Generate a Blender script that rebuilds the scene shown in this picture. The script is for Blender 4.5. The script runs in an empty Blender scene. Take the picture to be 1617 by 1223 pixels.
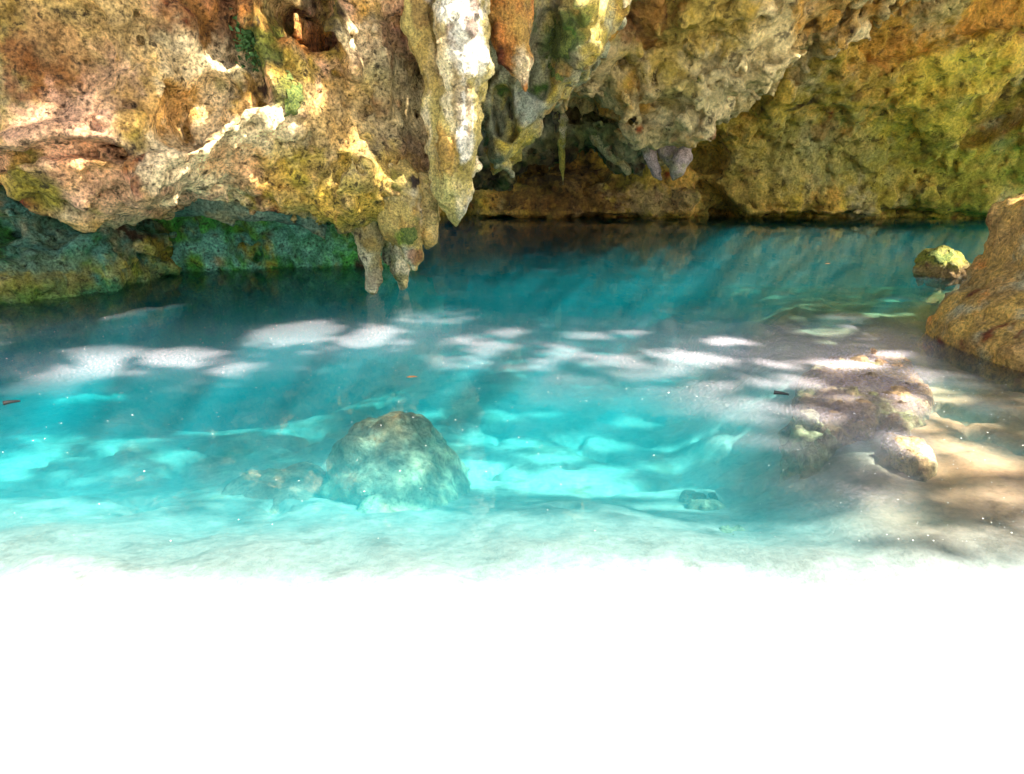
import bpy, math, time
import numpy as np
from mathutils import Vector

T00 = time.time()
rng = np.random.default_rng(7)
scene = bpy.context.scene
COL = scene.collection

# ------------------------------------------------------------------ camera
W0, H0, FPX = 1617.0, 1223.0, 1053.0
CAMH = 2.0
PITCH = math.radians(18.9)
CP, SP = math.cos(PITCH), math.sin(PITCH)


def P(px, py, Y):
    """point of the place seen in direction px,py at the distance Y"""
    dx = (px - W0 / 2) / FPX
    dv = -(py - H0 / 2) / FPX
    d = (dx, CP + dv * SP, -SP + dv * CP)
    k = Y / d[1]
    return np.array((d[0] * k, Y, CAMH + d[2] * k))


def G(px, py, z=0.0):
    """point on the level z seen in direction px,py"""
    dx = (px - W0 / 2) / FPX
    dv = -(py - H0 / 2) / FPX
    d = (dx, CP + dv * SP, -SP + dv * CP)
    k = (z - CAMH) / d[2]
    return np.array((d[0] * k, d[1] * k, z))


cam = bpy.data.cameras.new("camera")
cam.lens = 36.0 * FPX / W0
cam.sensor_width = 36.0
cam.clip_start = 0.05
cam.clip_end = 2000
camo = bpy.data.objects.new("camera", cam)
COL.objects.link(camo)
camo.location = (0, 0, CAMH)
camo.rotation_euler = (math.pi / 2 - PITCH, 0, 0)
scene.camera = camo

# ------------------------------------------------------------------ numeric noise
_perm = rng.permutation(256)
_perm = np.concatenate([_perm, _perm]).astype(np.int32)
_g = rng.normal(size=(256, 3))
_g = (_g / np.linalg.norm(_g, axis=1)[:, None]).astype(np.float32)


def perlin(p):
    p = p.astype(np.float32)
    i = np.floor(p).astype(np.int32)
    f = p - i
    u = f * f * f * (f * (f * 6 - 15) + 10)
    i &= 255
    out = 0
    x0, y0, z0 = i[:, 0], i[:, 1], i[:, 2]
    for a in (0, 1):
        wa = u[:, 0] if a else 1 - u[:, 0]
        ha = _perm[(x0 + a) & 255]
        for b in (0, 1):
            wb = wa * (u[:, 1] if b else 1 - u[:, 1])
            hb = _perm[ha + ((y0 + b) & 255)]
            for c in (0, 1):
                wc = wb * (u[:, 2] if c else 1 - u[:, 2])
                h = _perm[hb + ((z0 + c) & 255)]
                gr = _g[h]
                out = out + wc * (gr[:, 0] * (f[:, 0] - a) + gr[:, 1] * (f[:, 1] - b) + gr[:, 2] * (f[:, 2] - c))
    return out * 1.5


def fbm(p, octv=4, gain=0.5, lac=2.03, off=0.0):
    a, s, t = 1.0, 0, 0
    q = p + off
    for k in range(octv):
        s = s + a * perlin(q)
        t += a
        a *= gain
        q = q * lac + 17.3
    return s / t * 1.4


def sstep(a, b, x):
    t = np.clip((x - a) / (b - a), 0, 1)
    return t * t * (3 - 2 * t)


# ------------------------------------------------------------------ implicit surfaces
def surface_nets(F, xs, ys, zs):
    S = F < 0
    nx, ny, nz = F.shape
    C = (nx - 1, ny - 1, nz - 1)
    cnt = np.zeros(C, np.int8)
    acc = np.zeros(C + (3,), np.float32)
    ax = (xs, ys, zs)

    def sl(o):
        return tuple(slice(o[k], o[k] + C[k]) for k in range(3))
    anyin = np.zeros(C, bool)
    allin = np.ones(C, bool)
    for a in (0, 1):
        for b in (0, 1):
            for c in (0, 1):
                s = S[sl((a, b, c))]
                anyin |= s
                allin &= s
    act = np.argwhere(anyin & ~allin)
    n = len(act)
    pos = np.zeros((n, 3))
    num = np.zeros(n)
    for axis in range(3):
        o1, o2 = [k for k in range(3) if k != axis]
        for a in (0, 1):
            for b in (0, 1):
                i0 = act.copy()
                i0[:, o1] += a
                i0[:, o2] += b
                i1 = i0.copy()
                i1[:, axis] += 1
                f0 = F[i0[:, 0], i0[:, 1], i0[:, 2]]
                f1 = F[i1[:, 0], i1[:, 1], i1[:, 2]]
                m = (f0 < 0) != (f1 < 0)
                t = np.where(m, f0 / np.where(m, f0 - f1, 1), 0)
                p = np.stack([ax[k][i0[:, k]] for k in range(3)], 1).astype(float)
                p[:, axis] += t * (ax[axis][i1[:, axis]] - ax[axis][i0[:, axis]])
                pos += p * m[:, None]
                num += m
    pos /= np.maximum(num, 1)[:, None]
    idx = -np.ones(C, np.int64)
    idx[act[:, 0], act[:, 1], act[:, 2]] = np.arange(n)
    quads = []
    for axis in range(3):
        o1, o2 = [(1, 2), (2, 0), (0, 1)][axis]
        a0 = [slice(None)] * 3
        a1 = [slice(None)] * 3
        a0[axis] = slice(0, F.shape[axis] - 1)
        a1[axis] = slice(1, F.shape[axis])
        e = S[tuple(a0)] != S[tuple(a1)]
        E = np.argwhere(e)
        E = E[(E[:, o1] > 0) & (E[:, o2] > 0) & (E[:, o1] < F.shape[o1] - 1) & (E[:, o2] < F.shape[o2] - 1)]
        ins = S[E[:, 0], E[:, 1], E[:, 2]]

        def cell(d1, d2):
            c = E.copy()
            c[:, o1] -= d1
            c[:, o2] -= d2
            return idx[c[:, 0], c[:, 1], c[:, 2]]
        q = np.stack([cell(1, 1), cell(0, 1), cell(0, 0), cell(1, 0)], 1)
        q[~ins] = q[~ins][:, ::-1]
        quads.append(q)
    Q = np.concatenate(quads)
    return pos, Q[(Q >= 0).all(1)]


def raw_mesh(name, V, Q, col=None, smooth=True, extra=None):
    me = bpy.data.meshes.new(name)
    k = Q.shape[1]
    me.vertices.add(len(V))
    me.vertices.foreach_set("co", np.ascontiguousarray(V, np.float32).ravel())
    me.loops.add(len(Q) * k)
    me.loops.foreach_set("vertex_index", np.ascontiguousarray(Q, np.int32).ravel())
    me.polygons.add(len(Q))
    me.polygons.foreach_set("loop_start", np.arange(0, len(Q) * k, k, dtype=np.int32))
    me.polygons.foreach_set("use_smooth", np.full(len(Q), smooth, bool))
    me.update(calc_edges=True)
    if col is not None:
        at = me.attributes.new("Tint", 'FLOAT_COLOR', 'POINT')
        at.data.foreach_set("color", np.concatenate([col, np.ones((len(V), 1))], 1).astype(np.float32).ravel())
    for kx, v in (extra or {}).items():
        at = me.attributes.new(kx, 'FLOAT', 'POINT')
        at.data.foreach_set("value", v.astype(np.float32))
    me.validate()
    return me


def link(name, me, mat, label=None, cat=None, group=None, kind=None, parent=None, recenter=True):
    o = bpy.data.objects.new(name, me)
    if recenter and parent is None and len(me.vertices):
        V = np.zeros(len(me.vertices) * 3, np.float32)
        me.vertices.foreach_get("co", V)
        V = V.reshape(-1, 3)
        c = (V.min(0) + V.max(0)) / 2
        c[2] = V[:, 2].min()
        V -= c
        me.vertices.foreach_set("co", V.ravel())
        o.location = tuple(float(v) for v in c)
        me.update()
    COL.objects.link(o)
    if mat:
        me.materials.append(mat)
    if label:
        o['label'] = label
    if cat:
        o['category'] = cat
    if group:
        o['group'] = group
    if kind:
        o['kind'] = kind
    if parent is not None:
        o.parent = parent
    return o


def vnormals(V, Q):
    n = np.cross(V[Q[:, 2]] - V[Q[:, 0]], V[Q[:, 3]] - V[Q[:, 1]])
    N = np.zeros_like(V)
    for k in range(4):
        for c in range(3):
            N[:, c] += np.bincount(Q[:, k], n[:, c], len(V))
    return N / np.maximum(np.linalg.norm(N, axis=1), 1e-9)[:, None]


def poly_sd(pts, X, Z):
    """signed distance to a polygon, positive inside"""
    pts = np.asarray(pts, float)
    d = np.full(X.shape, 1e9)
    ins = np.zeros(X.shape, bool)
    n = len(pts)
    for i in range(n):
        a, b = pts[i], pts[(i + 1) % n]
        e = b - a
        wx, wz = X - a[0], Z - a[1]
        t = np.clip((wx * e[0] + wz * e[1]) / max(e @ e, 1e-12), 0, 1)
        d = np.minimum(d, np.hypot(wx - e[0] * t, wz - e[1] * t))
        cr = ((a[1] <= Z) != (b[1] <= Z)) & (X < (b[0] - a[0]) * (Z - a[1]) / (b[1] - a[1] if b[1] != a[1] else 1e-12) + a[0])
        ins ^= cr
    return np.where(ins, d, -d)


def line_d(pts, X, Z):
    pts = np.asarray(pts, float)
    d = np.full(X.shape, 1e9)
    for i in range(len(pts) - 1):
        a, b = pts[i], pts[i + 1]
        e = b - a
        wx, wz = X - a[0], Z - a[1]
        t = np.clip((wx * e[0] + wz * e[1]) / max(e @ e, 1e-12), 0, 1)
        d = np.minimum(d, np.hypot(wx - e[0] * t, wz - e[1] * t))
    return d


def axis(lo, a, b, hi, h, H):
    """fine between a and b, coarse outside"""
    parts = []
    if lo < a:
        parts.append(np.linspace(lo, a, max(2, int((a - lo) / H) + 1))[:-1])
    parts.append(np.linspace(a, b, int((b - a) / h) + 1))
    if hi > b:
        parts.append(np.linspace(b, hi, max(2, int((hi - b) / H) + 1))[1:])
    return np.concatenate(parts)


def add_noise(F, xs, ys, zs, fun, band):
    m = np.abs(F) < band
    I = np.argwhere(m)
    p = np.stack([xs[I[:, 0]], ys[I[:, 1]], zs[I[:, 2]]], 1)
    F[m] += fun(p)
    return F


def rock_noise(big=0.35, mid=0.15, fine=0.05, pit=0.0, seed=0.0, sc=1.0, flute=0.0, shear=(0, 0)):
    def fun(p):
        q = p / sc + seed
        n = -big * fbm(q * 0.55, 2) - mid * (np.abs(fbm(q * 1.5, 3, off=5.1)) * 2 - 0.6) - fine * fbm(q * 5.0, 3, off=9.4)
        if pit:
            w = perlin(q * 4.3 + 31) + 0.5 * perlin(q * 9.1 + 3)
            n += pit * sstep(0.25, 0.75, w)
        if flute:
            qf = q.copy()
            qf[:, 0] += shear[0] * q[:, 2]
            qf[:, 2] *= 0.25
            qf[:, 0] *= 3.2
            n -= flute * fbm(qf, 3, off=2.2)
        return n
    return fun


def relief(out_px, Yfun, feats, xs, ys, zs, T, r, yback, noise, band=1.4, lean=0.0, soft=0.12, zlean=2.0):
    """rock face: outline traced at its real distance, rounded over its edge, with ridges and hollows"""
    X, Z = np.meshgrid(xs, zs, indexing='ij')
    pts = [P(px, py, Yfun(px))[[0, 2]] for px, py in out_px]
    d = poly_sd(pts, X, Z)
    # distance of the face as a function of x
    sx = np.linspace(-600, 2300, 60)
    xx = np.array([P(s, 250, Yfun(s))[0] for s in sx])
    Y0 = np.interp(X, xx, np.array([Yfun(s) for s in sx]))
    yf = Y0 - T * np.sqrt(1 - (1 - np.clip(d / r, 0, 1)) ** 2) + np.maximum(-d, 0) * 3 - lean * np.clip(Z - zlean, -3, 6)
    for kind, pp, w, amp in feats:
        L = [P(a, b, Yfun(a))[[0, 2]] for a, b in pp]
        dd = line_d(L, X, Z) if len(L) > 1 else np.hypot(X - L[0][0], Z - L[0][1])
        if kind == 'r':
            yf -= amp * np.exp(-(dd / w) ** 2)
        elif kind == 'c':                       # hollow with a firm rim
            yf += amp * (1 - sstep(w * 0.55, w, dd))
        elif kind == 's':                       # step: bulge ends sharply below the line
            yf -= amp * np.exp(-dd / w)
    gx, gz = np.gradient(yf, xs, zs)
    g = np.sqrt(1 + np.clip(gx ** 2 + gz ** 2, 0, 60))
    F = (yf / g)[:, None, :] - ys[None, :, None] / g[:, None, :]
    F = np.maximum(F, -d[:, None, :])
    F = np.maximum(F, ys[None, :, None] - yback)
    F = add_noise(F.astype(np.float32), xs, ys, zs, noise, band)
    # close the block on the sides of its grid
    F[0], F[-1], F[:, :, 0], F[:, :, -1], F[:, -1] = 1, 1, 1, 1, 1
    F[:, 0] = np.maximum(F[:, 0], 0.01)
    return F


def chains_field(chains, xs, ys, zs, k=0.06):
    X, Y, Z = np.meshgrid(xs, ys, zs, indexing='ij')
    F = None
    for ch in chains:
        for (a, ra), (b, rb) in zip(ch[:-1], ch[1:]):
            e = b - a
            t = np.clip(((X - a[0]) * e[0] + (Y - a[1]) * e[1] + (Z - a[2]) * e[2]) / (e @ e), 0, 1)
            f = np.sqrt((X - a[0] - e[0] * t) ** 2 + (Y - a[1] - e[1] * t) ** 2 + (Z - a[2] - e[2] * t) ** 2) - (ra + (rb - ra) * t)
            if F is None:
                F = f
            else:
                h = np.clip(0.5 + 0.5 * (F - f) / k, 0, 1)
                F = F * (1 - h) + f * h - k * h * (1 - h)
    return F


def stal(chains_px, h=0.025, noise=None, k=0.06, pad=0.25):
    """chains of (px, py, Y, radius in px)"""
    ch = [[(P(a, b, Y), r * Y / FPX) for a, b, Y, r in c] for c in chains_px]
    pts = np.array([p for c in ch for p, r in c])
    rr = max(r for c in ch for p, r in c)
    lo, hi = pts.min(0) - rr - pad, pts.max(0) + rr + pad
    ax_ = [np.arange(lo[i], hi[i] + h, h) for i in range(3)]
    F = chains_field(ch, *ax_, k=k).astype(np.float32)
    F = add_noise(F, *ax_, noise, 0.3)
    V, Q = surface_nets(F, *ax_)
    return V, Q


# ------------------------------------------------------------------ colours
def lin(r, g, b):
    c = np.array((r, g, b)) / 255.0
    return np.where(c <= 0.04045, c / 12.92, ((c + 0.055) / 1.055) ** 2.4)


def mixc(c, c2, m):
    return c * (1 - m[:, None]) + np.asarray(c2)[None, :] * m[:, None]


def palette(p, base, layers):
    """layers: (colour, frequency, threshold, softness, seed, z-stretch)"""
    c = np.repeat(np.asarray(base)[None, :], len(p), 0)
    for colr, fr, th, so, sd, zs_ in layers:
        q = p * fr
        q[:, 2] *= zs_
        m = sstep(th - so, th + so, fbm(q, 4, gain=0.6, off=sd))
        c = mixc(c, colr, m)
    return c


def patch(c, p, px, py, Y, r, colr, amt=1.0, sy=1.0, jag=0.6):
    """mineral stain, moss, painted sun or dark tone round a place on the rock"""
    q = P(px, py, Y)
    d = np.hypot((p[:, 0] - q[0]), (p[:, 2] - q[2]) / sy) / (r * Y / FPX)
    d += jag * 1.4 * fbm(p * 2.1, 5, gain=0.75, off=px * 0.13)
    return mixc(c, colr, 0.88 * amt * (1 - sstep(0.55, 1.05, d)))


# ------------------------------------------------------------------ materials
def new_mat(name):
    m = bpy.data.materials.new(name)
    m.use_nodes = True
    nt = m.node_tree
    nt.nodes.clear()
    return m, nt


def N(nt, typ, **kw):
    n = nt.nodes.new(typ)
    for k_, v in kw.items():
        if k_.startswith('i_'):
            n.inputs[k_[2:].replace('_', ' ')].default_value = v
        else:
            setattr(n, k_, v)
    return n


def ramp(nt, src, stops):
    r = nt.nodes.new('ShaderNodeValToRGB')
    els = r.color_ramp.elements
    while len(els) < len(stops):
        els.new(0.5)
    for e, (p_, c_) in zip(els, stops):
        e.position = p_
        e.color = c_ if len(c_) == 4 else (*c_, 1)
    nt.links.new(src, r.inputs[0])
    return r.outputs[0]


def g3(v):
    return (v, v, v, 1)


def rock_mat(name, rough=0.85, contrast=1.0, grain=22.0, bump=0.05, pits=0.6, pit_scale=9.0, gloss=0.25):
    m, nt = new_mat(name)
    L = nt.links.new
    geo = N(nt, 'ShaderNodeNewGeometry')
    att = N(nt, 'ShaderNodeAttribute', attribute_name='Tint')
    n1 = N(nt, 'ShaderNodeTexNoise', i_Scale=grain, i_Detail=7.0, i_Roughness=0.7)
    n2 = N(nt, 'ShaderNodeTexNoise', i_Scale=pit_scale, i_Detail=6.0, i_Roughness=0.7, i_Distortion=0.1)
    n3 = N(nt, 'ShaderNodeTexNoise', i_Scale=3.1, i_Detail=9.0, i_Roughness=0.72)
    for n in (n1, n2, n3):
        L(geo.outputs['Position'], n.inputs['Vector'])
    lo, hi = 1 - 0.62 * contrast, 1 + 0.62 * contrast
    r1 = ramp(nt, n1.outputs[0], [(0.36, g3(max(lo, 0.05))), (0.5, g3(1.0)), (0.64, g3(hi))])
    r3 = ramp(nt, n3.outputs[0], [(0.3, g3(1 - 0.45 * contrast)), (0.5, g3(1.0)), (0.7, g3(1 + 0.5 * contrast))])
    a = N(nt, 'ShaderNodeMix', data_type='RGBA', blend_type='MULTIPLY')
    a.inputs[0].default_value = 1
    L(att.outputs['Color'], a.inputs[6])
    L(r1, a.inputs[7])
    b = N(nt, 'ShaderNodeMix', data_type='RGBA', blend_type='MULTIPLY')
    b.inputs[0].default_value = 1
    L(a.outputs[2], b.inputs[6])
    L(r3, b.inputs[7])
    # pores given a dark colour
    pr = ramp(nt, n2.outputs[0], [(0.365, g3(pits)), (0.43, g3(0.0))])
    c = N(nt, 'ShaderNodeMix', data_type='RGBA')
    L(pr, c.inputs[0])
    L(b.outputs[2], c.inputs[6])
    c.inputs[7].default_value = (0.022, 0.014, 0.007, 1)
    bs = N(nt, 'ShaderNodeBsdfPrincipled')
    bs.inputs['Roughness'].default_value = rough
    bs.inputs['Specular IOR Level'].default_value = gloss
    L(c.outputs[2], bs.inputs['Base Color'])
    hgt = N(nt, 'ShaderNodeMath', operation='MULTIPLY_ADD')
    L(n2.outputs[0], hgt.inputs[0])
    hgt.inputs[1].default_value = 0.75
    L(n1.outputs[0], hgt.inputs[2])
    hg2 = N(nt, 'ShaderNodeMath', operation='MULTIPLY_ADD')
    L(n3.outputs[0], hg2.inputs[0])
    hg2.inputs[1].default_value = 2.0
    L(hgt.outputs[0], hg2.inputs[2])
    bp = N(nt, 'ShaderNodeBump')
    bp.inputs['Strength'].default_value = 1.0
    bp.inputs['Distance'].default_value = bump
    L(hg2.outputs[0], bp.inputs['Height'])
    L(bp.outputs[0], bs.inputs['Normal'])
    out = N(nt, 'ShaderNodeOutputMaterial')
    L(bs.outputs[0], out.inputs[0])
    return m


M_rock = rock_mat('pitted_limestone', contrast=1.2, bump=0.06, pits=0.85, pit_scale=7.5)
M_wall = rock_mat('far_limestone', contrast=0.65, grain=11.0, bump=0.11, pits=0.7, pit_scale=3.2)
M_drip = rock_mat('dripstone', contrast=0.9, grain=30.0, bump=0.05, pits=0.6, pit_scale=11.0, rough=0.6, gloss=0.4)
M_low = rock_mat('algae_limestone', contrast=1.0, bump=0.06, pits=0.7, pit_scale=8.0, rough=0.7)
M_under = rock_mat('submerged_limestone', contrast=0.7, grain=16.0, bump=0.04, pits=0.5, pit_scale=6.0)
M_brown = rock_mat('wet_brown_limestone', contrast=0.9, grain=26.0, bump=0.05, pits=0.55, pit_scale=8.0, rough=0.6, gloss=0.4)

def moss_mat():
    m, nt = new_mat('moss')
    n = N(nt, 'ShaderNodeTexNoise', i_Scale=40.0, i_Detail=5.0, i_Roughness=0.7)
    geo = N(nt, 'ShaderNodeNewGeometry')
    nt.links.new(geo.outputs['Position'], n.inputs['Vector'])
    r = ramp(nt, n.outputs[0], [(0.35, (0.02, 0.035, 0.006)), (0.5, (0.09, 0.12, 0.016)), (0.68, (0.24, 0.24, 0.04))])
    b = N(nt, 'ShaderNodeBsdfPrincipled')
    b.inputs['Roughness'].default_value = 0.95
    nt.links.new(r, b.inputs['Base Color'])
    bp = N(nt, 'ShaderNodeBump')
    bp.inputs['Distance'].default_value = 0.03
    nt.links.new(n.outputs[0], bp.inputs['Height'])
    nt.links.new(bp.outputs[0], b.inputs['Normal'])
    o = N(nt, 'ShaderNodeOutputMaterial')
    nt.links.new(b.outputs[0], o.inputs[0])
    return m


M_moss = moss_mat()

# colours of the stone itself, and one of painted sun
TAN = lin(176, 148, 96)
PINK = lin(205, 160, 128)
PALE = lin(226, 205, 160)
OCHRE = lin(178, 138, 64)
ORANGE = lin(188, 118, 50)
RUST = lin(112, 52, 20)
OLIVE = lin(126, 112, 40)
MOSS = lin(58, 84, 22)
YELL = lin(186, 160, 60)
GREY = lin(158, 144, 106)
DARK = lin(52, 36, 22)
TEAL = lin(70, 108, 92)
GREEN = lin(44, 92, 36)
SUN_WHITE = lin(236, 226, 206)  # sunlit white painted on the big stalactite
PURP = lin(166, 142, 130)


def relax(V, Q, k=2, w=0.5):
    for _ in range(k):
        S = np.zeros_like(V)
        n = np.zeros(len(V))
        for i in range(4):
            a, b = Q[:, i], Q[:, (i + 1) % 4]
            for u_, v_ in ((a, b), (b, a)):
                for c_ in range(3):
                    S[:, c_] += np.bincount(u_, V[v_, c_], len(V))
                n += np.bincount(u_, minlength=len(V))
        V = V * (1 - w) + w * S / np.maximum(n, 1)[:, None]
    return V


def biggest(V, Q, col):
    """keep the largest connected piece"""
    lab = np.arange(len(V))
    for _ in range(400):
        m = lab[Q].min(1)
        new = lab.copy()
        for k in range(4):
            np.minimum.at(new, Q[:, k], m)
        new = new[new]
        new = new[new]
        if (new == lab).all():
            break
        lab = new
    keep = lab == np.bincount(lab).argmax()
    if keep.all():
        return V, Q, col
    re = np.cumsum(keep) - 1
    return V[keep], re[Q[keep[Q[:, 0]]]], col[keep]


def rock_object(name, V, Q, col, mat, label, cat, group=None, disp=0.02, dfreq=9.0, soft=1):
    V, Q, col = biggest(V, Q, col)
    V = relax(V, Q, soft)
    n = vnormals(V, Q)
    V = V + n * (disp * fbm(V * dfreq, 3, gain=0.6, off=4.4))[:, None]
    me = raw_mesh(name, V, Q, col)
    o = link(name, me, mat, label, cat, group)
    LAST.update(V=V, Q=Q, n=n, o=o)
    return o


LAST = {}


def moss(px, py, Y, r, sy=1.0, thick=0.035, amt=1.0):
    """a cushion of moss grown over part of the last rock: a child of that rock"""
    V, Q, n, o = LAST['V'], LAST['Q'], LAST['n'], LAST['o']
    q = P(px, py, Y)
    d = np.sqrt((V[:, 0] - q[0]) ** 2 + ((V[:, 2] - q[2]) / sy) ** 2 + (0.6 * (V[:, 1] - q[1])) ** 2) / r + amt * fbm(V * 6, 3, off=px)
    f = Q[(d[Q] < 1).all(1)]
    if len(f) < 12:
        print('no moss', px, py)
        return
    W = V + n * (thick * (1 - sstep(0.55, 1.0, d)) * (1 + 0.9 * fbm(V * 22, 3)) - 0.004 * sstep(.8, 1, d))[:, None]
    W, f, _ = biggest(W, f, W)
    used = np.unique(f)
    re = -np.ones(len(W), int)
    re[used] = np.arange(len(used))
    W = W[used] - np.array(o.location)[None, :]
    link('moss', raw_mesh('moss', W, re[f]), M_moss, parent=o)


# ------------------------------------------------------------------ left overhang
def Yover(px):
    return float(np.interp(px, [-600, 0, 300, 600, 760, 2000], [8.3, 8.5, 9.2, 11.0, 11.3, 11.3]))


E_out = [(-500, -700), (-500, 130), (-60, 215), (0, 255), (40, 290), (75, 318), (130, 345), (195, 364), (240, 348), (300, 324),
         (380, 318), (450, 327), (500, 342), (530, 352), (560, 364), (590, 372), (640, 365), (672, 345), (690, 310), (692, 250),
         (690, 150), (720, 60), (760, -100), (760, -700)]
E_feat = [
    ('r', [(500, 165), (470, 183), (430, 205), (375, 243), (325, 285), (300, 322)], 0.28, 0.75),
    ('c', [(390, 175), (350, 200)], 0.4, 0.4),
    ('r', [(45, 250), (120, 215), (200, 225), (270, 235)], 0.3, 0.35),
    ('c', [(45, 262), (120, 246), (200, 236), (265, 243)], 0.1, 0.4),
    ('r', [(435, -60), (440, 60), (470, 130)], 0.14, 0.5),
    ('r', [(490, -60), (488, 60), (505, 110)], 0.11, 0.5),
    ('c', [(476, 40), (485, 62)], 0.19, 0.75),
    ('c', [(522, -10), (525, 70)], 0.26, 0.85),
    ('r', [(560, 30), (575, 80), (592, 125)], 0.12, 0.45),
    ('c', [(405, 80), (410, 30)], 0.35, 0.5),
    ('c', [(462, 165), (455, 120)], 0.16, 0.4),
    ('r', [(622, 75), (625, 170)], 0.16, 0.3),
    ('c', [(672, 120), (668, 200)], 0.18, 0.5),
    ('c', [(645, 60), (648, 150)], 0.12, 0.25),
    ('r', [(600, 260), (560, 330)], 0.35, 0.35),
    ('r', [(640, 290), (645, 380)], 0.3, 0.3),
    ('c', [(575, 255), (545, 300)], 0.16, 0.22),
    ('c', [(120, 60), (60, 120)], 0.9, 0.3),
]
xs = axis(-14, -7.6, 0.15, 0.6, 0.045, 0.3)
ys = axis(6.3, 6.6, 10.9, 14, 0.05, 0.3)
zs = axis(0.4, 0.6, 4.6, 9.5, 0.045, 0.3)
F = relief(E_out, Yover, E_feat, xs, ys, zs, 1.0, 0.8, 13.5, rock_noise(0.2, 0.16, 0.07, pit=0.18, seed=3.3), lean=0.05)
V, Q = surface_nets(F, xs, ys, zs)
c = palette(V, TAN, [(PINK, 0.8, 0.08, 0.3, 1.0, 1), (OCHRE, 1.1, 0.15, 0.25, 2.0, 1), (GREY, 0.9, 0.2, 0.25, 3.0, 1),
                     (RUST, 1.3, 0.42, 0.15, 4.0, 1), (OLIVE, 1.0, 0.3, 0.2, 6.0, 1), (DARK, 2.6, 0.42, 0.12, 5.0, 1)])
for a in [(30, 40, 8.3, 120, OLIVE, .75), (90, 105, 8.3, 60, RUST, .8), (120, 20, 8.3, 90, TAN, .5), (330, 20, 8.6, 70, RUST, .75),
          (140, 210, 8.3, 70, PINK, .9), (20, 250, 8.3, 40, PINK, .9), (190, 160, 8.4, 70, PINK, .6), (280, 175, 8.6, 60, OCHRE, .8),
          (190, 275, 8.4, 60, ORANGE, .45), (240, 330, 8.6, 80, PINK, .6), (350, 255, 9, 70, PALE, .9), (430, 205, 9, 50, PALE, .95),  # pale patches paint the sun onto the ridge
          (390, 275, 9, 50, ORANGE, .6), (340, 110, 9, 55, PALE, .75), (440, 40, 9, 40, ORANGE, .85), (455, 110, 9, 30, YELL, .8),
          (400, 70, 9, 38, MOSS, .95), (465, 150, 9.2, 22, MOSS, .9), (415, 20, 9, 20, MOSS, .6), (560, 60, 9.5, 30, PALE, .9), (590, 130, 9.6, 25, YELL, .7), (520, 40, 9.6, 34, DARK, .8),  # dark patch colours the hollow darker
          (560, 180, 9.6, 70, TAN, .6), (620, 120, 10, 45, GREY, .8), (640, 210, 10, 60, GREY, .7), (600, 320, 10, 90, YELL, .65), (490, 290, 9.6, 70, YELL, .6),
          (650, 60, 10, 50, RUST, .6), (660, 360, 10, 45, OCHRE, .8), (330, 130, 8.8, 12, MOSS, .6), (95, 285, 8.2, 25, OLIVE, .6), (650, 250, 10, 40, RUST, .5)]:
    c = patch(c, V, *a)
overhang = rock_object('rock_wall', V, Q, np.clip(c * np.array((1.12, 1.05, .98)), 0, .85), M_rock, 'massive tan and pink pitted limestone overhang bulging in from the left above the pool', 'cave wall', disp=0.03)
for a_ in [(462, 150, 9.0, .12, 2.2), (420, 20, 8.4, .16)]:
    moss(*a_)
print('overhang', len(V), time.time() - T00)

# ------------------------------------------------------------------ low rocks under the overhang
def Ylow(px):
    return float(np.interp(px, [-600, 0, 230, 400], [10.6, 11.0, 11.6, 12.0]))


L_out = [(-600, 60), (-100, 180), (60, 270), (140, 330), (215, 350), (235, 375), (228, 400), (236, 430), (225, 480), (220, 640), (-600, 640)]
xs = axis(-15, -9.2, -6.0, -5.2, 0.05, 0.3)
ys = axis(7.6, 8.0, 12.4, 14, 0.05, 0.3)
zs = axis(-2.6, -0.5, 2.9, 4, 0.05, 0.3)
F = relief(L_out, Ylow, [('c', [(-50, 345), (60, 350), (160, 362)], 0.22, 0.35), ('r', [(0, 410), (150, 420)], 0.35, 0.3)], xs, ys, zs, 1.5, 1.7, 13.5,
           rock_noise(0.2, 0.22, 0.08, pit=0.1, seed=8.3), lean=-0.12)
V, Q = surface_nets(F, xs, ys, zs)
c = palette(V, TEAL, [(OLIVE, 1.2, 0.1, 0.25, 1.5, 1), (GREY, 1.6, 0.25, 0.2, 2.5, 1), (GREEN, 1.4, 0.2, 0.25, 3.5, 1), (DARK, 2.5, 0.3, 0.15, 4.5, 1)])
c = patch(c, V, 60, 450, 9.8, 60, OLIVE, .8)
c = patch(c, V, 190, 430, 10.3, 40, YELL, .5)
c = patch(c, V, 60, 370, 10, 70, TEAL * 1.25, .7)
c = mixc(c, GREEN * 1.3, 0.6 * (1 - sstep(0.0, 0.35, V[:, 2] + 0.2 * fbm(V * 3, 3))))
rock_object('rock_ledge', V, Q, np.clip(c * 1.6, 0, .8), M_low, 'teal and olive algae stained rock at the waterline under the left overhang', 'rock', disp=0.03)


def Ygrot(px):
    return float(np.interp(px, [100, 230, 560, 700], [12.4, 12.5, 13.4, 13.8]))


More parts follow.
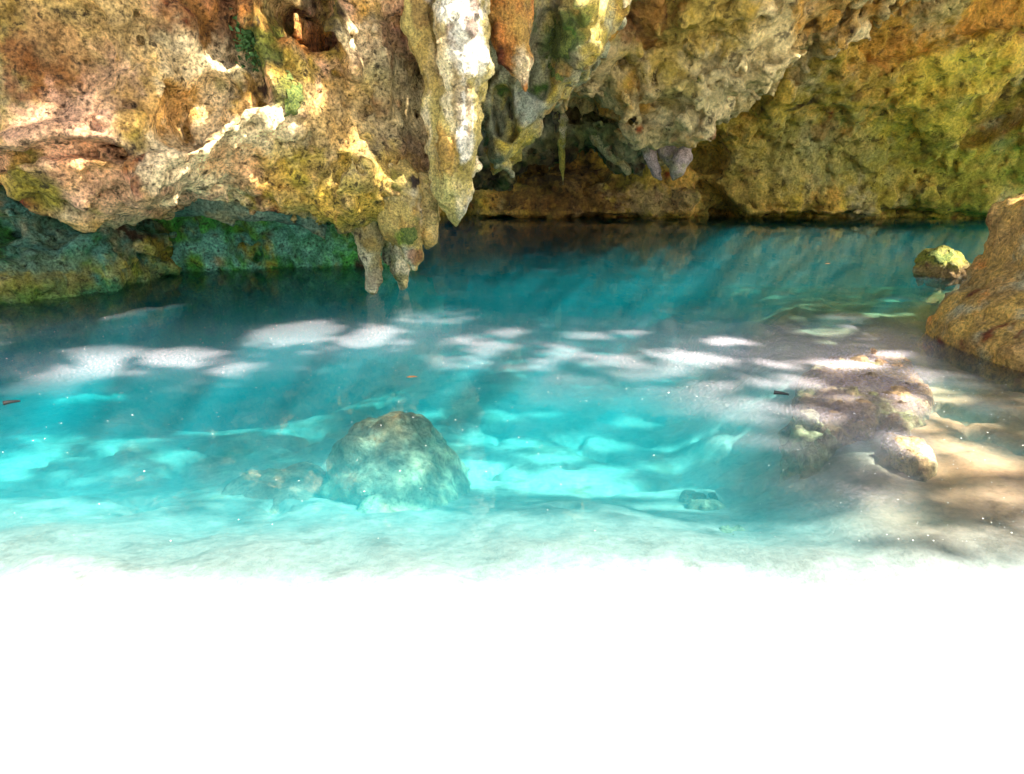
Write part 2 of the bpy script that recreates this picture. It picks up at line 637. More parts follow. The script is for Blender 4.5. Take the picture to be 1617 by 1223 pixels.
Gr_out = [(60, 150), (720, 150), (690, 330), (640, 385), (625, 420), (615, 600), (60, 600)]
xs = axis(-9.6, -8.4, -2.2, -1.2, 0.06, 0.3)
ys = axis(10.4, 10.8, 14.0, 16, 0.06, 0.3)
zs = axis(-2.4, -0.4, 2.0, 4.2, 0.06, 0.3)
F = relief(Gr_out, Ygrot, [('c', [(235, 380), (240, 420)], 0.45, 1.0), ('r', [(340, 350), (360, 330)], 0.3, 0.4), ('c', [(380, 340), (400, 400)], 0.25, 0.35), ('c', [(310, 355)], 0.3, 0.4)],
           xs, ys, zs, 0.5, 0.5, 15.5, rock_noise(0.25, 0.25, 0.09, pit=0.1, seed=12.3), lean=0.15)
V, Q = surface_nets(F, xs, ys, zs)
c = palette(V, GREEN, [(MOSS, 1.1, 0.05, 0.25, 1.1, 1), (TEAL, 1.3, 0.2, 0.25, 2.1, 1), (OLIVE * .8, 1.4, 0.4, 0.2, 3.1, 1), (DARK, 1.6, 0.45, 0.2, 4.1, 1)])
c = patch(c, V, 345, 412, 12.6, 14, ORANGE, .3)
c = patch(c, V, 480, 385, 13, 60, TEAL, .7)
rock_object('grotto_wall', V, Q, np.clip(c * 3.2, 0, .8), M_low, 'dark green mossy back wall of the low grotto beneath the left overhang', 'cave wall', disp=0.03)
# grey lip of rock hanging in the grotto mouth
V, Q = stal([[(290, 300, 10.4, 40), (345, 322, 10.4, 22), (368, 352, 10.4, 5)], [(345, 318, 10.4, 26), (420, 322, 10.4, 26), (455, 330, 10.3, 20)], [(425, 318, 10.4, 24), (400, 345, 10.4, 4)],
             [(455, 325, 10.6, 30), (500, 352, 10.8, 14), (512, 378, 10.8, 4)]], h=0.035, noise=rock_noise(0.05, 0.06, 0.03, seed=2.0), k=0.1)
c = palette(V, lin(128, 142, 120), [(TEAL, 1.5, 0.1, 0.3, 1.1, 1), (GREY, 2.1, 0.2, 0.2, 2.1, 1)])
rock_object('rock_fringe', V, Q, c, M_low, 'grey-green scalloped stone fringe hanging in the grotto mouth', 'dripstone', disp=0.02)
print('low', time.time() - T00)

# ------------------------------------------------------------------ far walls and ceilings
def Yfar(px):
    return float(np.interp(px, [500, 760, 1100, 1617, 2200], [24.5, 24.3, 23.6, 22.3, 21.5]))


W_out = [(300, -600), (2300, -600), (2300, 460), (300, 460)]
xs = axis(-8, -3.2, 18.5, 24, 0.085, 0.5)
ys = axis(15.5, 15.6, 27.6, 31, 0.09, 0.5)
zs = axis(-2.2, -0.3, 7.4, 12, 0.085, 0.5)
far_feat = [
    ('c', [(1120, 347), (1700, 353)], 0.3, 0.5),                      # undercut along the water
    ('r', [(1100, 325), (1300, 322), (1617, 330)], 0.5, 0.5),
    ('c', [(1120, 300), (1170, 345)], 0.45, 0.9),
    ('r', [(1290, 80), (1440, 15)], 1.0, 1.6),
    ('c', [(1350, 70), (1480, 30), (1617, 10)], 0.9, 1.2),
    ('c', [(1600, 150), (1560, 190)], 0.9, 0.7),
    ('r', [(1250, 110), (1200, 170)], 0.6, 1.0),
    ('r', [(1380, 120), (1560, 100)], 0.8, 0.6),
    ('c', [(1100, 230), (1130, 250)], 0.8, 1.0),
    ('c', [(960, 200), (860, 200)], 2.2, 2.4),                        # dark recess
    ('r', [(760, 330), (1080, 315)], 0.6, 0.9),
    ('r', [(760, 342), (1090, 340)], 0.25, 0.7),
]
F = relief(W_out, Yfar, far_feat, xs, ys, zs, 0.01, 0.5, 30.0, rock_noise(0.5, 0.3, 0.12, pit=0.2, seed=21.3, sc=1.5), band=2.2, lean=0.55, zlean=2.6)
V, Q = surface_nets(F, xs, ys, zs)
c = palette(V, lin(164, 138, 60), [(YELL, 0.5, 0.12, 0.25, 1.3, 1), (GREY, 0.45, 0.22, 0.2, 2.3, 1), (OCHRE, 0.55, 0.15, 0.25, 3.3, 1), (OLIVE, 0.7, 0.15, 0.25, 7.3, 1),
                                   (RUST * 1.3, 0.8, 0.5, 0.15, 4.3, 1), (DARK, 1.2, 0.42, 0.14, 5.3, 1)])
for a in [(1400, 60, 21, 90, OCHRE * .8, .7), (1420, 20, 21, 60, RUST, .3), (1330, 240, 22, 140, lin(142, 136, 84), .7, .5), (1480, 120, 21.5, 60, YELL, .7), (1560, 110, 21.5, 50, YELL, .7), (1500, 260, 22, 120, OLIVE * 1.3, .6),
          (1590, 160, 21.5, 50, OCHRE * .8, .7), (1600, 20, 21, 60, OCHRE * .7, .6), (1480, 10, 21, 40, GREY, .8), (1180, 290, 23, 90, lin(150, 130, 70), .6),
          (900, 330, 23.5, 120, lin(110, 78, 30), .7, .3), (900, 300, 23.5, 130, lin(84, 60, 28), .8, .4), (1040, 320, 23.5, 70, lin(150, 128, 92), .7, .4), (880, 210, 23.5, 90, DARK * .5, .9)]:  # last patch colours the recess nearly black
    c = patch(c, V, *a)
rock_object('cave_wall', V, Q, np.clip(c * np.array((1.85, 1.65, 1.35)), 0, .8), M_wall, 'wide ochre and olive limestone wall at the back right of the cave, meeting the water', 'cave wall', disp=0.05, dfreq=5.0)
print('far', len(V), time.time() - T00)


def Yceil(px):
    return float(np.interp(px, [700, 900, 1100, 1300, 1600], [15.5, 16.0, 16.6, 17.6, 18.5]))


C_out = [(840, -700), (850, 120), (885, 165), (905, 152), (950, 165), (975, 205), (1000, 232), (1040, 236), (1070, 240), (1092, 215), (1108, 192), (1135, 178), (1165, 160),
         (1200, 140), (1222, 128), (1245, 95), (1290, 74), (1340, 42), (1385, 20), (1420, 0), (1500, -60), (1700, -200), (1700, -700)]
xs = axis(0.2, 0.4, 9.8, 16, 0.06, 0.4)
ys = axis(12.6, 13.0, 18.8, 21.5, 0.065, 0.4)
zs = axis(1.5, 1.8, 6.4, 11.5, 0.06, 0.4)
F = relief(C_out, Yceil, [('c', [(990, 120), (1080, 100)], 0.5, 0.4), ('c', [(905, 170), (960, 180)], 0.35, 0.7), ('r', [(1060, 230), (1140, 150), (1230, 90)], 0.3, 0.5), ('r', [(960, 40), (940, 110)], 0.3, 0.3),
                         ('c', [(1000, 190), (1040, 180)], 0.3, 0.4), ('c', [(1290, 40), (1210, 90)], 0.25, 0.5), ('r', [(1270, 70), (1180, 130)], .22, .35), ('c', [(1340, 10), (1280, 60)], 0.2, 0.4)],
           xs, ys, zs, 1.6, 1.8, 20.5, rock_noise(0.4, 0.5, 0.16, pit=0.2, seed=33.3, sc=1.15), band=1.8, lean=0.3)
V, Q = surface_nets(F, xs, ys, zs)
c = palette(V, lin(158, 142, 98), [(GREY * 1.1, 0.7, 0.05, 0.25, 1.7, 1), (OCHRE * .8, 0.8, 0.25, 0.2, 2.7, 1), (PALE * .75, 0.9, 0.3, 0.2, 3.7, 1), (RUST * 1.3, 1.3, 0.55, 0.12, 4.7, 1), (DARK, 1.8, 0.42, 0.12, 5.7, 1)])
for a in [(1060, 20, 16, 110, YELL * .8, .7), (1000, 40, 15.5, 45, RUST, .7), (1090, 165, 16, 70, lin(190, 180, 140), .7), (1050, 140, 16, 30, OLIVE * 1.4, .6), (1180, 110, 16.5, 55, lin(196, 182, 138), .8), (1250, 20, 17, 70, OCHRE, .5)]:
    c = patch(c, V, *a)
rock_object('cave_ceiling', V, Q, np.clip(c * np.array((1.55, 1.4, 1.15)), 0, .85), M_wall, 'rough grey-tan limestone ceiling block above the dark recess, right of the hanging flowstone', 'cave ceiling', disp=0.05, dfreq=6, soft=2)

# recess block under the ceiling
R_out = [(720, -200), (1050, 60), (1060, 200), (1040, 240), (1010, 258), (995, 275), (980, 268), (955, 245), (930, 232), (905, 238), (880, 262), (845, 252), (815, 285), (790, 300), (740, 300)]
xs = np.arange(-2.2, 6.2, 0.075)
ys = np.arange(15.5, 20.6, 0.09)
zs = axis(1.0, 1.2, 3.6, 6.5, 0.075, 0.4)
F = relief(R_out, lambda p_: 18.0, [('c', [(900, 165), (960, 170)], 0.6, 1.2), ('r', [(930, 195), (1000, 265)], 0.3, 0.7), ('c', [(945, 240)], .3, .5), ('r', [(870, 200), (880, 260)], .25, .4)], xs, ys, zs, 0.8, 0.8, 20.3,
           rock_noise(0.3, 0.35, 0.14, pit=0.15, seed=44.4), band=1.4, lean=0.3)
V, Q = surface_nets(F, xs, ys, zs)
c = palette(V, lin(112, 96, 54), [(MOSS, 0.8, 0.2, 0.2, 1.9, 1), (GREY, 0.9, 0.2, 0.2, 2.9, 1), (RUST, 1.1, 0.3, 0.15, 3.9, 1), (DARK, 0.9, 0.15, 0.2, 4.9, 1)])
c = patch(c, V, 960, 205, 17.5, 60, lin(120, 122, 70), .8, .5)
c = patch(c, V, 990, 240, 17.5, 30, lin(170, 160, 120), .8)
rock_object('recess_rock', V, Q, np.clip(c * 1.3, 0, .85), M_wall, 'shadowed brown and mossy rock block at the back of the dark recess', 'rock', disp=0.04, dfreq=6)
print('ceil', time.time() - T00)

# flowstone drape
D_out = [(735, -700), (740, 80), (752, 180), (768, 240), (780, 272), (800, 266), (832, 228), (862, 185), (905, 138), (940, 98), (966, 55), (985, 15), (1000, -30), (1120, -400), (1120, -700)]
xs = axis(-1.2, -1.0, 2.4, 4.2, 0.04, 0.3)
ys = axis(10.2, 10.4, 13.6, 15, 0.045, 0.3)
zs = axis(1.2, 1.4, 5.2, 9.5, 0.04, 0.3)


def drape_noise(p):
    q = p.copy()
    q[:, 0] = (p[:, 0] - 0.75 * p[:, 2]) * 3.0
    q[:, 2] *= 0.5
    return rock_noise(0.15, 0.18, 0.06, pit=0.06, seed=55.5)(p) - 0.14 * fbm(q, 3, off=2.9)


F = relief(D_out, lambda p_: 12.6, [('r', [(970, 40), (880, 150), (800, 250)], 0.14, 0.25), ('c', [(860, 60), (850, 140)], 0.25, 0.4), ('r', [(905, -40), (915, 80)], 0.35, 0.45), ('c', [(790, 160), (800, 210)], 0.2, 0.3)],
           xs, ys, zs, 0.9, 0.9, 14.8, drape_noise, band=1.2, lean=0.2)
V, Q = surface_nets(F, xs, ys, zs)
c = palette(V, lin(150, 146, 110), [(GREY, 1.0, 0.1, 0.25, 1.2, 1), (YELL, 1.2, 0.15, 0.2, 2.2, .5), (OCHRE, 1.5, 0.3, 0.15, 3.2, .5), (MOSS, 1.4, 0.4, 0.15, 4.2, 1)])
for a in [(910, 10, 12, 50, lin(226, 196, 100), .9), (930, 70, 12, 30, YELL, .8), (885, 70, 12, 36, MOSS * 1.3, .9), (880, 20, 12, 18, DARK, .6), (830, 170, 12, 30, lin(180, 180, 160), .7), (820, 230, 12, 40, YELL, .7), (775, 200, 12, 40, lin(108, 120, 96), .6)]:
    c = patch(c, V, *a)
rock_object('flowstone', V, Q, c, M_drip, 'slanting olive and yellow flowstone drapery between the big stalactite and the ceiling block', 'flowstone', disp=0.02)
moss(888, 70, 11.6, .28, 1.6)


# ------------------------------------------------------------------ stalactites
def drip(seed, flute=0.03, big=0.03, mid=0.05, fine=0.022):
    base = rock_noise(big, mid, fine, seed=seed)

    def fun(p):
        q = p.copy() + seed
        q[:, 2] *= 0.35
        return base(p) - flute * fbm(q * 4.0, 3, off=1.2)
    return fun


SG = 'stalactites in the cave'
# the big one: a front column painted sun white, fused to a yellow column on its left
big = bpy.data.objects.new('stalactite', None)
COL.objects.link(big)
big.empty_display_size = .2
big.location = tuple(P(728, -60, 9.9))
big['label'], big['category'], big['group'] = 'biggest stalactite, topped in painted sun white, with a long yellow tapering tip, hanging at centre', 'stalactite', SG
for nm, plab, chs in [('front_column', 'column topped in painted sun white', [[(732, -420, 9.9, 70), (730, -120, 9.8, 48), (728, 0, 9.7, 39), (728, 50, 9.65, 40), (734, 100, 9.7, 34), (732, 160, 9.8, 27), (726, 230, 9.85, 23), (724, 290, 9.9, 22), (724, 325, 9.95, 15), (722, 348, 10, 6), (721, 359, 10, 3)], [(758, 60, 9.85, 14), (756, 150, 9.9, 13), (745, 240, 9.95, 12), (738, 310, 9.95, 9)]]),
                      ('side_column', 'plain yellow column fused to the left side', [[(668, -420, 10.2, 60), (668, -100, 10.2, 30), (668, 40, 10.15, 24), (690, 120, 10.1, 24), (698, 200, 10.1, 23), (697, 270, 10.1, 21), (706, 315, 10.0, 17), (719, 350, 10.0, 5)], [(715, 150, 9.85, 22), (712, 230, 9.85, 22), (712, 290, 9.9, 20), (718, 335, 9.95, 10)]])]:
    V, Q = stal(chs, h=0.022, noise=drip(1.7, flute=0.07, mid=0.08, fine=0.05), k=0.05)
    c = palette(V, lin(196, 172, 96), [(PALE, 1.8, 0.1, 0.25, 1.6, .35), (OCHRE, 2.2, 0.25, 0.2, 2.6, .35), (OLIVE, 2.0, 0.35, 0.2, 3.6, .5)])
    for a in [(725, 20, 9.7, 40, SUN_WHITE, .8), (725, -60, 9.7, 60, SUN_WHITE, .9), (715, 60, 9.7, 9, RUST * .6, .8, 2), (750, 20, 9.7, 8, RUST * .6, .8, 2.5), (745, 90, 9.7, 28, SUN_WHITE, .85, 1.6), (735, 200, 9.8, 16, SUN_WHITE, .85, 4.0), (748, 330, 9.9, 14, SUN_WHITE, .7, 2.0), (746, 48, 9.65, 10, RUST * .4, .9, 1.6), (722, 150, 9.7, 9, OCHRE * .6, .8, 6), (741, 170, 9.7, 5, OCHRE * .6, .8, 9),  # white patches paint in the sun on the column
              (680, 90, 10.1, 26, OCHRE, .6, 2), (668, 10, 10.1, 20, RUST, .6, 2), (730, 270, 9.8, 16, OLIVE, .6), (700, 300, 10, 24, lin(200, 186, 110), .7)]:
        c = patch(c, V, *a)
    V, Q, c = biggest(V, Q, c)
    V = V + vnormals(V, Q) * (0.022 * fbm(V * 12, 3, gain=0.6, off=4.4))[:, None]
    o = link(nm, raw_mesh(nm, V - np.array(big.location)[None, :], Q, c), M_drip, parent=big)
    o['label'] = plab

V, Q = stal([[(788, -420, 10.6, 60), (796, -80, 10.5, 38), (803, 0, 10.4, 33), (808, 50, 10.4, 29), (818, 95, 10.4, 19), (825, 132, 10.4, 7), (827, 143, 10.4, 3)],
             [(775, -80, 10.6, 20), (785, 20, 10.5, 20), (806, 90, 10.45, 17), (820, 125, 10.4, 7)]], h=0.024, noise=drip(4.2, flute=0.07, mid=0.07, fine=0.045))
c = palette(V, ORANGE, [(OCHRE, 1.8, 0.05, 0.25, 1.4, .4), (RUST, 2.4, 0.3, 0.2, 2.4, .3), (PALE, 2.2, 0.38, 0.12, 3.4, .6)])
c = patch(c, V, 826, 112, 10.3, 18, PALE, .8, 1.6)
rock_object('stalactite', V, Q, c, M_drip, 'orange cone stalactite just right of the big white one', 'stalactite', SG, disp=0.02, dfreq=12, soft=0)

pend = [
    ([[(575, 330, 10.5, 30), (585, 370, 10.5, 24), (584, 405, 10.5, 17), (588, 440, 10.5, 14), (592, 461, 10.5, 11)], [(560, 340, 10.5, 20), (575, 375, 10.5, 12), (580, 400, 10.5, 8)]],
     'ochre tipped stalactite with grey foot dipping into the pool, left one of the pair', lin(176, 150, 96), [(586, 385, 16, OCHRE), (590, 440, 18, lin(140, 128, 96))]),
    ([[(612, 330, 10.7, 28), (612, 380, 10.7, 20), (612, 408, 10.7, 12), (612, 414, 10.7, 8)]],
     'short blunt grey stalactite stub set back between the pool-touching pair', lin(150, 146, 112), []),
    ([[(622, 350, 10.75, 28), (628, 395, 10.75, 18), (632, 425, 10.75, 17), (637, 447, 10.75, 12), (636, 455, 10.75, 8)]],
     'grey stalactite foot dipping into the pool behind the mossy tipped one', lin(150, 140, 108), [(634, 448, 14, OLIVE)]),
    ([[(625, 290, 10.1, 36), (642, 340, 10.1, 27), (648, 380, 10.1, 21), (652, 405, 10.1, 17), (656, 424, 10.1, 8)], [(620, 330, 10.1, 22), (618, 365, 10.1, 13), (622, 393, 10.1, 4)]],
     'stout stalactite with a bright green mossy patch and rusty tip', lin(190, 160, 86), [(645, 373, 14, lin(118, 140, 30)), (660, 398, 16, RUST), (624, 380, 12, OCHRE)]),
    ([[(672, 300, 10.2, 24), (680, 345, 10.2, 17), (678, 372, 10.2, 12), (672, 393, 10.2, 4)]],
     'small ochre stalactite tapering just left of the biggest stalactite tip', lin(196, 164, 96), [(676, 375, 16, OCHRE)]),
]
for i, (ch, lab, base, pts_) in enumerate(pend):
    V, Q = stal(ch, h=0.022, noise=drip(7.0 + i * 3.1, flute=0.045, mid=0.07, fine=0.03))
    c = palette(V, base, [(PALE * .9, 1.9, 0.2, 0.2, 1.2 + i, .6), (OCHRE, 2.2, 0.3, 0.2, 2.2 + i, .5), (OLIVE, 2.1, 0.3, 0.2, 3.2 + i, 1), (DARK, 3.4, 0.45, 0.1, 5.2 + i, 1)])
    for a in pts_:
        c = patch(c, V, a[0], a[1], 10.4, a[2], a[3], .85)
    rock_object('stalactite', V, Q, c, M_drip, lab, 'stalactite', SG, disp=0.015, dfreq=14)
    if i == 3:
        moss(646, 373, 9.8, .13)

V, Q = stal([[(884, 190, 17.2, 12), (886, 225, 17.2, 7), (888, 262, 17.2, 5), (890, 296, 17.2, 1.2)]], h=0.03, noise=drip(40.0, flute=0.02, big=0.0, mid=0.03, fine=0.01), pad=.2)
c = palette(V, lin(176, 172, 110), [(OLIVE * 1.6, 1.6, 0.1, 0.2, 1.2, 1), (PALE * .8, 2, 0.2, 0.2, 3.2, 1)])
rock_object('stalactite', V, Q, c, M_drip, 'thin pale olive needle stalactite hanging in the dark recess', 'stalactite', SG)
V, Q = stal([[(945, 215, 17.0, 14), (965, 240, 17.0, 13), (990, 271, 17.0, 5)]], h=0.035, noise=drip(44.0))
c = palette(V, lin(176, 158, 110), [(OCHRE, 1.6, 0.2, 0.2, 1.2, 1), (RUST, 2, 0.3, 0.2, 3.2, 1)])
rock_object('stalactite', V, Q, c, M_drip, 'slanted cream and ochre stub leaning right inside the recess', 'stalactite', SG)
# shield shaped lobes
for i, (chn, lab, base) in enumerate([
        ([[(1018, 225, 16.2, 10), (1026, 245, 16.2, 9), (1036, 272, 16.2, 7), (1045, 283, 16.2, 3)]], 'narrow mauve stone lobe, leftmost of the trio under the ceiling block', PURP),
        ([[(1046, 222, 16.3, 12), (1056, 240, 16.3, 12), (1062, 256, 16.3, 8)]], 'short mauve stone lobe, middle and smallest of the trio under the ceiling block', PURP * .9),
        ([[(1082, 232, 16.0, 9), (1078, 250, 16.0, 13), (1070, 268, 16.0, 12), (1065, 281, 16.0, 5)]], 'broad rounded mauve stone lobe, rightmost of the trio under the ceiling block', PURP * 1.1)]):
    V, Q = stal(chn, h=0.03, noise=drip(50.0 + i * 2, flute=0.03, mid=0.03))
    c = palette(V, base, [(GREY, 1.8, 0.2, 0.2, 1.2 + i, 1), (OLIVE, 1.9, 0.3, 0.2, 2.2 + i, 1)])
    rock_object('stone_lobe', V, Q, c, M_drip, lab, 'dripstone', 'hanging stone lobes')
print('stal', time.time() - T00)

# ------------------------------------------------------------------ right foreground rock and shore stones
def Yright(px):
    return float(np.interp(px, [1400, 1460, 1617, 1900], [7.75, 7.7, 7.5, 7.2]))


H_out = [(2100, 230), (1740, 280), (1660, 305), (1625, 322), (1606, 350), (1596, 385), (1575, 420), (1540, 450), (1500, 478), (1468, 510), (1456, 560), (1450, 640), (1446, 900), (2100, 900)]
xs = axis(3.9, 4.0, 6.8, 9.5, 0.035, 0.25)
ys = axis(3.0, 4.0, 8.0, 9.5, 0.04, 0.25)
zs = axis(-1.3, -0.3, 2.3, 3.2, 0.035, 0.25)
F = relief(H_out, Yright, [], xs, ys, zs, 3.3, 1.5, 8.0,
           rock_noise(0.1, 0.09, 0.035, pit=0.06, seed=61.0), lean=-0.35, zlean=0.0)
V, Q = surface_nets(F, xs, ys, zs)
c = palette(V, lin(160, 122, 66), [(OCHRE, 1.5, 0.05, 0.25, 1.2, 1), (ORANGE, 1.6, 0.35, 0.2, 2.2, 1), (GREY, 2.0, 0.3, 0.2, 3.2, 1), (RUST, 2.2, 0.3, 0.15, 4.2, 1)])
for a in [(1530, 460, 6.8, 34, PALE * .9, .9), (1510, 520, 6.5, 14, PALE, .8), (1600, 330, 7.2, 40, ORANGE, .5), (1580, 570, 6, 50, RUST, .5), (1480, 540, 7, 30, ORANGE, .5), (1530, 560, 6.5, 40, OLIVE, .5), (1550, 420, 7, 22, RUST, .7, 2)]:
    c = patch(c, V, *a)
rock_object('shore_rock', V, Q, np.clip(c * 1.45, 0, .8), M_brown, 'large rounded brown and orange rock rising from the water at the right edge', 'rock', disp=0.03, soft=6)


def blob(center, rad, h, noise, flat=None):
    lo = np.array(center) - np.array(rad) * 1.6 - 0.1
    hi = np.array(center) + np.array(rad) * 1.6 + 0.1
    ax_ = [np.arange(lo[i], hi[i] + h, h) for i in range(3)]
    X, Y, Z = np.meshgrid(*ax_, indexing='ij')
    rm = min(rad)
    F = (np.sqrt(((X - center[0]) / rad[0]) ** 2 + ((Y - center[1]) / rad[1]) ** 2 + ((Z - center[2]) / rad[2]) ** 2) - 1) * rm
    F = add_noise(F.astype(np.float32), *ax_, noise, 0.6)
    return surface_nets(F, *ax_)


g = G(1500, 438)
V, Q = blob((g[0], g[1] + 0.25, 0.12), (0.46, 0.4, 0.36), 0.03, rock_noise(0.1, 0.1, 0.03, seed=71, sc=.7))
c = palette(V, lin(150, 116, 62), [(GREY, 2, 0.2, 0.2, 1, 1), (RUST, 2, .3, .2, 2, 1)])
c = mixc(c, lin(150, 148, 46), 0.85 * sstep(0.12, 0.3, V[:, 2] + 0.1 * fbm(V * 4, 3)))
rock_object('boulder', V, Q, c, M_brown, 'small boulder capped with yellow-green moss behind the large brown rock', 'rock')
moss(1495, 408, 11.6, .34, .5, .03)

# submerged boulder
bc = (-1.06, 5.3, -0.86)
V, Q = blob(bc, (0.6, 0.85, 0.6), 0.03, rock_noise(0.2, 0.12, 0.03, seed=80.4, sc=.8))
V2 = V
c = palette(V, lin(150, 156, 132), [(lin(176, 182, 150), 1.8, 0.05, 0.25, 1, 1), (PALE * .8, 2.2, .25, .2, 2, 1), (lin(120, 96, 76), 1.8, .3, .2, 3, 1)])
rock_object('boulder', V, Q, c, M_under, 'big grey-green boulder lying under clear water in the shallows', 'rock', disp=0.025)
V, Q = blob((-2.0, 5.1, -0.86), (0.7, 0.55, 0.26), 0.035, rock_noise(0.08, 0.06, 0.03, seed=83.4, sc=.8))
c = palette(V, lin(172, 140, 122), [(lin(140, 116, 100), 1.8, 0.05, 0.25, 1, 1), (PALE * .8, 2.2, .25, .2, 2, 1)])
rock_object('boulder', V, Q, c, M_under, 'low pinkish submerged mound touching the left side of the big grey-green boulder', 'rock', disp=0.02)

def floor_z(p):
    x, y = p[:, 0], p[:, 1]
    yy = y + 0.18 * fbm(p * 0.7, 2, off=3.0)
    z = np.interp(yy, [-60, -3, 0.0, 1.0, 1.7, 2.1, 2.4, 2.8, 3.2, 3.7, 4.2, 4.8, 5.6, 7.5, 10, 14, 22, 60], [0.9, .9, 0.4, 0.18, 0.06, 0.015, -0.02, -0.06, -0.14, -0.27, -0.43, -0.65, -0.92, -1.15, -1.25, -1.45, -1.5, -1.5])
    # shallow shelf along the right bank
    sh = sstep(1.6, 3.3, x - 0.10 * (y - 6) - 0.35 * sstep(8, 11, y) * 3 + 0.35 * fbm(p * 0.8, 3, off=7.0))
    zs_ = np.interp(yy, [-60, 0, 1.2, 2.0, 2.6, 5, 8, 10, 14, 20, 60], [.9, .45, .2, .04, -.04, -.13, -.2, -.25, -.6, -1.6, -2])
    z = np.where(y > 2, z * (1 - sh) + zs_ * sh, z)
    # deep blue hole
    z -= 1.6 * np.exp(-(((x + 4.2) / 1.6) ** 2 + ((y - 10.6) / 1.8) ** 2))
    z += 0.06 * fbm(p * 1.1, 4, off=11.0) * sstep(2.2, 3.4, y) + 0.012 * fbm(p * 5, 3, off=2.0)
    z -= 0.1 * sstep(0.2, 0.5, fbm(p * 1.9, 3, off=15.0)) * sstep(4, 5, y)
    return z



SS = 'submerged stones'
for i, (px, py, r, lab) in enumerate([
        (1100, 790, .15, 'grey submerged stone at the left end of the small stone row right of centre'),
        (1130, 800, .13, 'pale rounded submerged stone, second of the small stone row'),
        (1152, 838, .13, 'greyish green submerged stone, nearest the shore in the small stone row')]):
    zz = -0.15
    for _k in range(12):
        g = G(px, py, zz)
        zz = float(floor_z(g[None, :] * np.array((1, 1, 0)))[0])
    g = G(px, py, zz)
    V, Q = blob((g[0], g[1], zz - 0.03), (r, r * 1.2, r * .5), 0.022, rock_noise(0.06, 0.06, 0.02, seed=90 + i * 3.3, sc=.35))
    base = (0.3 if i == 4 else 0.6) * np.array([lin(120, 120, 100), lin(180, 172, 140), lin(140, 146, 116), lin(188, 180, 150), lin(150, 146, 124), lin(170, 146, 124), lin(150, 140, 124)][i])
    c = palette(V, base, [(base * .6, 3, .2, .2, i, 1)])
    rock_object('stone', V, Q, c, M_under, lab, 'stone', SS, disp=0.01)

# stone shelf just under the surface on the right
def slab(pts_px, ztop, thick, h, noise, tilt=(0, 0)):
    pts = np.array([G(a, b)[:2] for a, b in pts_px])
    lo, hi = pts.min(0) - .3, pts.max(0) + .3
    xs_, ys_, zs_ = np.arange(lo[0], hi[0], h), np.arange(lo[1], hi[1], h), np.arange(ztop - thick - .4, ztop + .35, h)
    X, Y = np.meshgrid(xs_, ys_, indexing='ij')
    d = poly_sd(pts, X, Y)
    top = ztop - thick * (1 - np.sqrt(1 - (1 - np.clip(d / (thick * 1.6), 0, 1)) ** 2)) + np.minimum(d, 0) + tilt[0] * (X - pts[:, 0].mean()) + tilt[1] * (Y - pts[:, 1].mean())
    F = zs_[None, None, :] - top[:, :, None]
    F = np.maximum(F * 0.8, -d[:, :, None])
    F = add_noise(F.astype(np.float32), xs_, ys_, zs_, noise, 0.5)
    F[:, :, 0] = 1
    return surface_nets(F, xs_, ys_, zs_)


V, Q = slab([(1265, 572), (1320, 550), (1400, 545), (1450, 566), (1482, 612), (1468, 655), (1432, 668), (1395, 650), (1330, 668), (1285, 660), (1255, 620)], -0.015, 0.16, 0.025,
            rock_noise(0.03, 0.05, 0.025, pit=.04, seed=101, sc=.5), (0.03, -0.01))
c = palette(V, lin(178, 146, 104), [(lin(120, 98, 72), 2.0, 0.1, 0.2, 1, 1), (PALE, 1.8, .15, .2, 2, 1), (lin(150, 150, 96), 2, .3, .2, 3, 1)])
c = patch(c, V, 1450, 620, 6.2, 50, lin(226, 176, 130), .8)
rock_object('rock_shelf', V, Q, c, M_brown, 'flat tan stone shelf breaking the surface left of the large brown rock', 'rock', disp=0.02)
V, Q = slab([(1398, 672), (1430, 672), (1475, 700), (1488, 728), (1480, 742), (1440, 732), (1405, 700)], 0.02, 0.14, 0.022, rock_noise(0.03, 0.06, 0.025, seed=111, sc=.6), (0.0, 0.0))
c = palette(V, lin(206, 172, 122), [(lin(140, 112, 80), 3, 0.1, 0.2, 1, 1), (PALE, 2.2, .15, .2, 2, 1)])
rock_object('rock_shelf', V, Q, c, M_brown, 'small cream layered stone slab just nearer than the flat tan shelf', 'rock', disp=0.012)
V, Q = slab([(1245, 640), (1300, 622), (1335, 650), (1320, 690), (1270, 690)], -0.05, 0.16, 0.025, rock_noise(0.04, 0.1, 0.04, seed=121, sc=.5), (0.0, 0.0))
c = palette(V, lin(140, 140, 108), [(lin(196, 196, 150), 2.4, 0.1, 0.2, 1, 1), (DARK, 2.2, .3, .2, 2, 1)])
rock_object('rock_shelf', V, Q, c, M_under, 'knobbly grey-green rock awash at the left foot of the tan shelf', 'rock', disp=0.02)
print('shore', time.time() - T00)

# ------------------------------------------------------------------ pool floor and a white bank added for the fade (one sheet)
fx = np.concatenate([np.linspace(-60, -12, 25)[:-1], np.linspace(-12, -5, 60)[:-1], np.linspace(-5, 7, 300), np.linspace(7, 20, 80)[1:], np.linspace(20, 60, 20)[1:]])
fy = np.concatenate([np.linspace(-60, -2, 24)[:-1], np.linspace(-2, 1.5, 30)[:-1], np.linspace(1.5, 8, 260), np.linspace(8, 14, 120)[1:], np.linspace(14, 30, 80)[1:], np.linspace(30, 60, 10)[1:]])
X, Y = np.meshgrid(fx, fy, indexing='ij')
PX = np.stack([X.ravel(), Y.ravel(), np.zeros(X.size)], 1)


